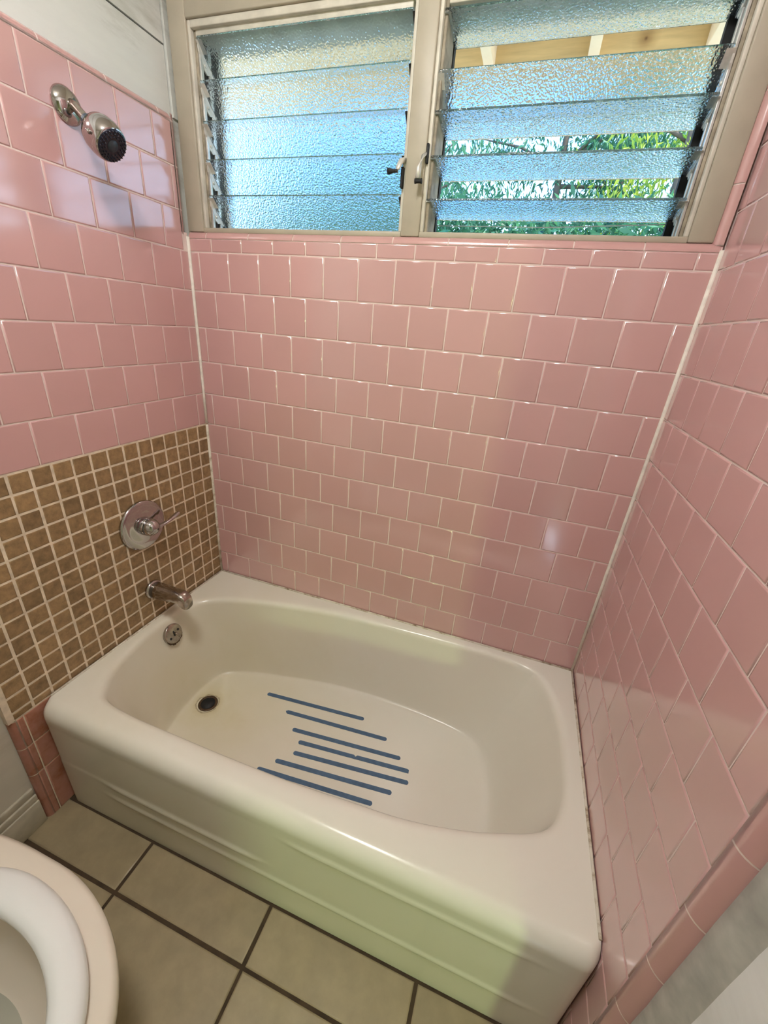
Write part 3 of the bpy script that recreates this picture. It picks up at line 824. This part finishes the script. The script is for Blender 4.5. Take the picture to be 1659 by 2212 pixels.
# ---------------------------------------------------------------- shower head
sy = -0.334
shw = empty('wall_shower', (0, sy, 1.828)); tag(shw, 'chrome shower head with dark nozzle face high on the left pink wall', 'shower head')
g = MB(); g.lathe([(0.0005, 0.0350), (0.003, 0.0348), (0.008, 0.0315), (0.014, 0.024), (0.017, 0.015), (0.018, 0.010)], (0, sy, 1.826), (1, 0, 0), 0, 40); under(g.build('wall_flange', M['chrome']), shw)
ax = Vector((0.80, 0.0, -0.60)).normalized(); nk = Vector((0.054, sy, 1.798))
g = MB(); g.tube([(0.004, sy, 1.828), (0.016, sy, 1.8275), (0.028, sy, 1.8205), tuple(nk - ax * 0.006), tuple(nk + ax * 0.004)], 0.0098, 0, 16); under(g.build('shower_arm', M['worn_chrome']), shw)
g = MB(); g.lathe([(-0.004, 0.0118), (0.000, 0.0135), (0.014, 0.0140), (0.016, 0.0125)], nk, ax, 0, 12, True, True, False); under(g.build('collar_nut', M['nozzle_cap']), shw)
g = MB(); g.lathe([(0.013, 0.013), (0.017, 0.019), (0.022, 0.0275), (0.0285, 0.0340), (0.0295, 0.0337), (0.0300, 0.0350), (0.040, 0.0385), (0.053, 0.0396), (0.064, 0.0388), (0.073, 0.0362), (0.0765, 0.0342)], nk, ax, 0, 44)
body = under(g.build('shower_head', M['chrome']), shw)
g = MB(); g.lathe([(0.0286, 0.0345), (0.0300, 0.0347)], nk, ax, 0, 44)
o = under(g.build('seam_ring', M['black']), shw)
fq = ax.to_track_quat('Z', 'Y'); fX = fq @ Vector((1, 0, 0)); fY = fq @ Vector((0, 1, 0)); fc = nk + ax * 0.0766
g = MB(); g.lathe([(-0.002, 0.0334), (0.001, 0.0328), (0.002, 0.029), (0.002, 0.0)], fc, ax, 0, 40, True, False)
nf = under(g.build('nozzle_face', M['nozzle']), shw)
g = MB()
for ring_r, cnt in ((0.0300, 26), (0.0245, 20), (0.0190, 14)):
    for k in range(cnt):
        t = 2 * math.pi * (k + (0.5 if cnt == 20 else 0)) / cnt; c = fc + fX * ring_r * math.cos(t) + fY * ring_r * math.sin(t)
        g.lathe([(0.001, 0.0018), (0.004, 0.0014), (0.0058, 0.0008)], c, ax, 0, 7)
o = g.build('nozzles', M['nozzle']); o['kind'] = 'stuff'; o.parent = nf
g = MB(); g.lathe([(0.001, 0.0125), (0.0032, 0.0120), (0.0036, 0.0)], fc, ax, 0, 28, True, False)
o = g.build('face_cap', M['nozzle_cap']); o.parent = nf
g = MB(); tb = nk + ax * 0.058 + fX * 0.0; side = Vector((0.0, -1, 0)); side = (side - ax * side.dot(ax)).normalized()
g.tube([nk + ax * 0.056 + side * 0.035, nk + ax * 0.057 + side * 0.043, nk + ax * 0.062 + side * 0.0445], [0.006, 0.0045, 0.003], 0, 8); under(g.build('spray_tab', M['chrome']), shw)

# ---------------------------------------------------------------- valve
vy, vz = -0.341, 0.780
val = empty('shower_valve', (0, vy, vz)); tag(val, 'round chrome shower valve with lever handle on the brown mosaic', 'shower valve')
g = MB(); g.lathe([(0.0005, 0.0835), (0.005, 0.0835), (0.0085, 0.0815), (0.0105, 0.076), (0.0112, 0.060), (0.0112, 0.052), (0.0125, 0.047), (0.0135, 0.02)], (0, vy, vz), (1, 0, 0), 0, 64); under(g.build('escutcheon', M['chrome']), val)
g = MB(); g.lathe([(0.012, 0.0300), (0.030, 0.0295), (0.031, 0.0278), (0.033, 0.0278)], (0, vy, vz), (1, 0, 0), 0, 36); under(g.build('sleeve', M['chrome']), val)
g = MB(); g.lathe([(0.032, 0.0288), (0.040, 0.0282), (0.049, 0.0245), (0.057, 0.0180), (0.062, 0.010), (0.064, 0.0)], (0, vy, vz), (1, 0, 0), 0, 36, True, False)
g.tube([(0.048, vy + 0.004, vz - .001), (0.050, vy + 0.022, vz - .002), (0.049, vy + 0.045, vz - .002), (0.047, vy + 0.072, vz + .001), (0.046, vy + 0.095, vz + .007), (0.046, vy + .108, vz + .011), (0.046, vy + 0.113, vz + .0125)], [0.011, 0.0085, 0.0075, 0.0080, 0.0088, 0.0080, 0.0035], 0, 14, True, 0.7)
lv = under(g.build('lever_handle', M['chrome']), val)
g = MB(); g.lathe([(0.0, 0.0028), (0.0012, 0.0028)], (0.0625, vy + .003, vz - .002), (1, 0.2, 0), 0, 12)
o = g.build('screw_hole', M['black']); o.parent = lv
# ---------------------------------------------------------------- spout
py, pz = -0.345, 0.530
spt = empty('tub_spout', (0, py, pz)); tag(spt, 'worn chrome tub spout on the brown mosaic above the tub rim', 'tub spout')
g = MB(); g.lathe([(0.0005, 0.034), (0.006, 0.034), (0.010, 0.0315), (0.012, 0.027)], (0, py, pz), (1, 0, 0), 0, 40); under(g.build('spout_flange', M['chrome']), spt)
g = MB(); rings = []
for x, hw, zt, zb in ((0.010, 0.0290, 0.0290, -0.0290), (0.04, 0.0288, 0.0290, -0.0285), (0.07, 0.0275, 0.0285, -0.0255), (0.10, 0.0250, 0.0270, -0.0215), (0.124, 0.0232, 0.0250, -0.020), (0.131, 0.0232, 0.0235, -0.030), (0.140, 0.0226, 0.0200, -0.0345), (0.149, 0.0205, 0.012, -0.0355), (0.153, 0.0180, 0.004, -0.0345)):
    r_ = []
    for k in range(28):
        t = 2 * math.pi * k / 28; c_, s_ = math.cos(t), math.sin(t)
        e_ = 0.60 if x > 0.11 else 0.95
        cc = math.copysign(abs(c_) ** e_, c_); ss = math.copysign(abs(s_) ** e_, s_)
        r_.append((x, py + cc * hw, pz + (zt + zb) / 2 + ss * (zt - zb) / 2))
    rings.append(r_)
g.loft(rings, 0, True, True, True, True); sb = under(g.build('spout_body', M['worn_chrome']), spt)
g = MB(); g.lathe([(0, 0.012), (0.0015, 0.012)], (0.140, py, pz - 0.0350), (0, 0, -1), 0, 20)
o = g.build('outlet', M['black']); o.parent = sb

# ---------------------------------------------------------------- toilet
ty = -1.205
toi = empty('toilet', (0.3, ty, 0)); tag(toi, 'cream toilet with white ring seat at the lower left, lid raised', 'toilet')
def egg(cx, af, ab, b, z, n=72, p=2.0):
    r_ = []
    for k in range(n):
        t = 2 * math.pi * k / n; c_, s_ = math.cos(t), math.sin(t)
        a = af if c_ >= 0 else ab; q = 2 / p if c_ < 0 else 1.0
        r_.append((cx + a * math.copysign(abs(c_) ** q, c_), ty + b * math.copysign(abs(s_) ** (q if c_ < 0 else 1), s_), z))
    return r_
g = MB()
rings = [egg(.36, .22, .26, .125, 0.0), egg(.36, .215, .26, .12, .03), egg(.36, .19, .26, .105, .12), egg(.37, .21, .28, .125, .20), egg(.39, .27, .32, .175, .28), egg(.40, .303, .36, .208, .345),
         egg(.40, .315, .38, .218, .375, p=2.6), egg(.40, .314, .385, .217, .392, p=2.8), egg(.40, .305, .38, .208, .400, p=2.8), egg(.405, .25, .26, .155, .400), egg(.41, .235, .24, .140, .392), egg(.42, .225, .23, .132, .36),
         egg(.42, .20, .21, .118, .30), egg(.40, .14, .15, .085, .22), egg(.37, .08, .09, .055, .19)]
g.loft(rings, 0, True, True, True, True); under(g.build('bowl', M['toilet']), toi)
g = MB(); g.loft([egg(.395, .125, .135, .078, .2105)], 0); g.add(egg(.395, .125, .135, .078, .2105), [tuple(range(72))], 0); under(g.build('water', M['water']), toi)
g = MB(); rings = []
for o_, z in ((0.0, .412), (.006, .404), (-.002, .402)): pass
outp = lambda d, z: egg(.40, .280 + d, .215 + d, .180 + d, z); inp = lambda d, z: egg(.415, .213 + d, .165 + d, .118 + d, z)
rings = [inp(.004, .404), outp(-.008, .404), outp(-.001, .410), outp(0, .419), outp(-.004, .427), outp(-.013, .4325), outp(-.03, .4345), inp(.018, .4345), inp(.006, .431), inp(0, .423), inp(0, .411), inp(.004, .404)]
g.loft(rings, 0, True); under(g.build('seat', M['seat']), toi)
for s_ in (-1, 1):
    g = MB(); g.bbox((.175, ty + s_ * .075 - .018, .398), (.215, ty + s_ * .075 + .018, .436), .006); under(g.build('hinge', M['seat']), toi)
g = MB(); lid = [[(x, ty + (p[1] - ty) * 1.0, .435 + (p[0] - .185)) for p in egg(.40, .285, .215, .183, 0)] for x in (.205, .212)]
lid.append([(.216, ty + (p[1] - ty) * .94, .435 + (.40 - .185) + (p[2] - .65) * .95) for p in lid[1]])
g.loft(lid, 0, True, True, True, True); under(g.build('lid', M['seat']), toi)
g = MB(); g.bbox((0.0, ty - .23, .395), (.185, ty + .23, .735), .02, 0, 4); tk = under(g.build('tank', M['toilet']), toi)
g = MB(); g.bbox((-.004, ty - .24, .735), (.195, ty + .24, .77), .010, 0, 3); under(g.build('tank_lid', M['toilet']), toi)
g = MB(); g.tube([(.183, ty + .17, .68), (.20, ty + .17, .68), (.205, ty + .15, .678), (.205, ty + .10, .672)], [.008, .007, .006, .007], 0, 10)
o = g.build('flush_lever', M['chrome']); o.parent = tk

# ---------------------------------------------------------------- unseen ceiling lamp, added to fill the room with light
cl = empty('ceiling_fill_light', (0.72, -1.05, 2.55)); tag(cl, 'unseen round ceiling lamp with opal shade, added to fill the room with light', 'fill light')
g = MB(); g.lathe([(0, 0.11), (0.02, 0.11), (0.025, 0.10)], (0.72, -1.05, 2.5495), (0, 0, -1), 0, 36); under(g.build('base_plate', M['chrome']), cl)
m, n, l, p = mat('fill_lamp_glow'); p.inputs['Emission Color'].default_value = (1.0, 0.985, 0.955, 1); p.inputs['Emission Strength'].default_value = 97.0
g = MB(); g.lathe([(0.024, 0.10), (0.04, 0.125), (0.07, 0.135), (0.10, 0.115), (0.12, 0.07), (0.128, 0.0)], (0.72, -1.05, 2.5495), (0, 0, -1), 0, 36, True, False); under(g.build('shade', m), cl)
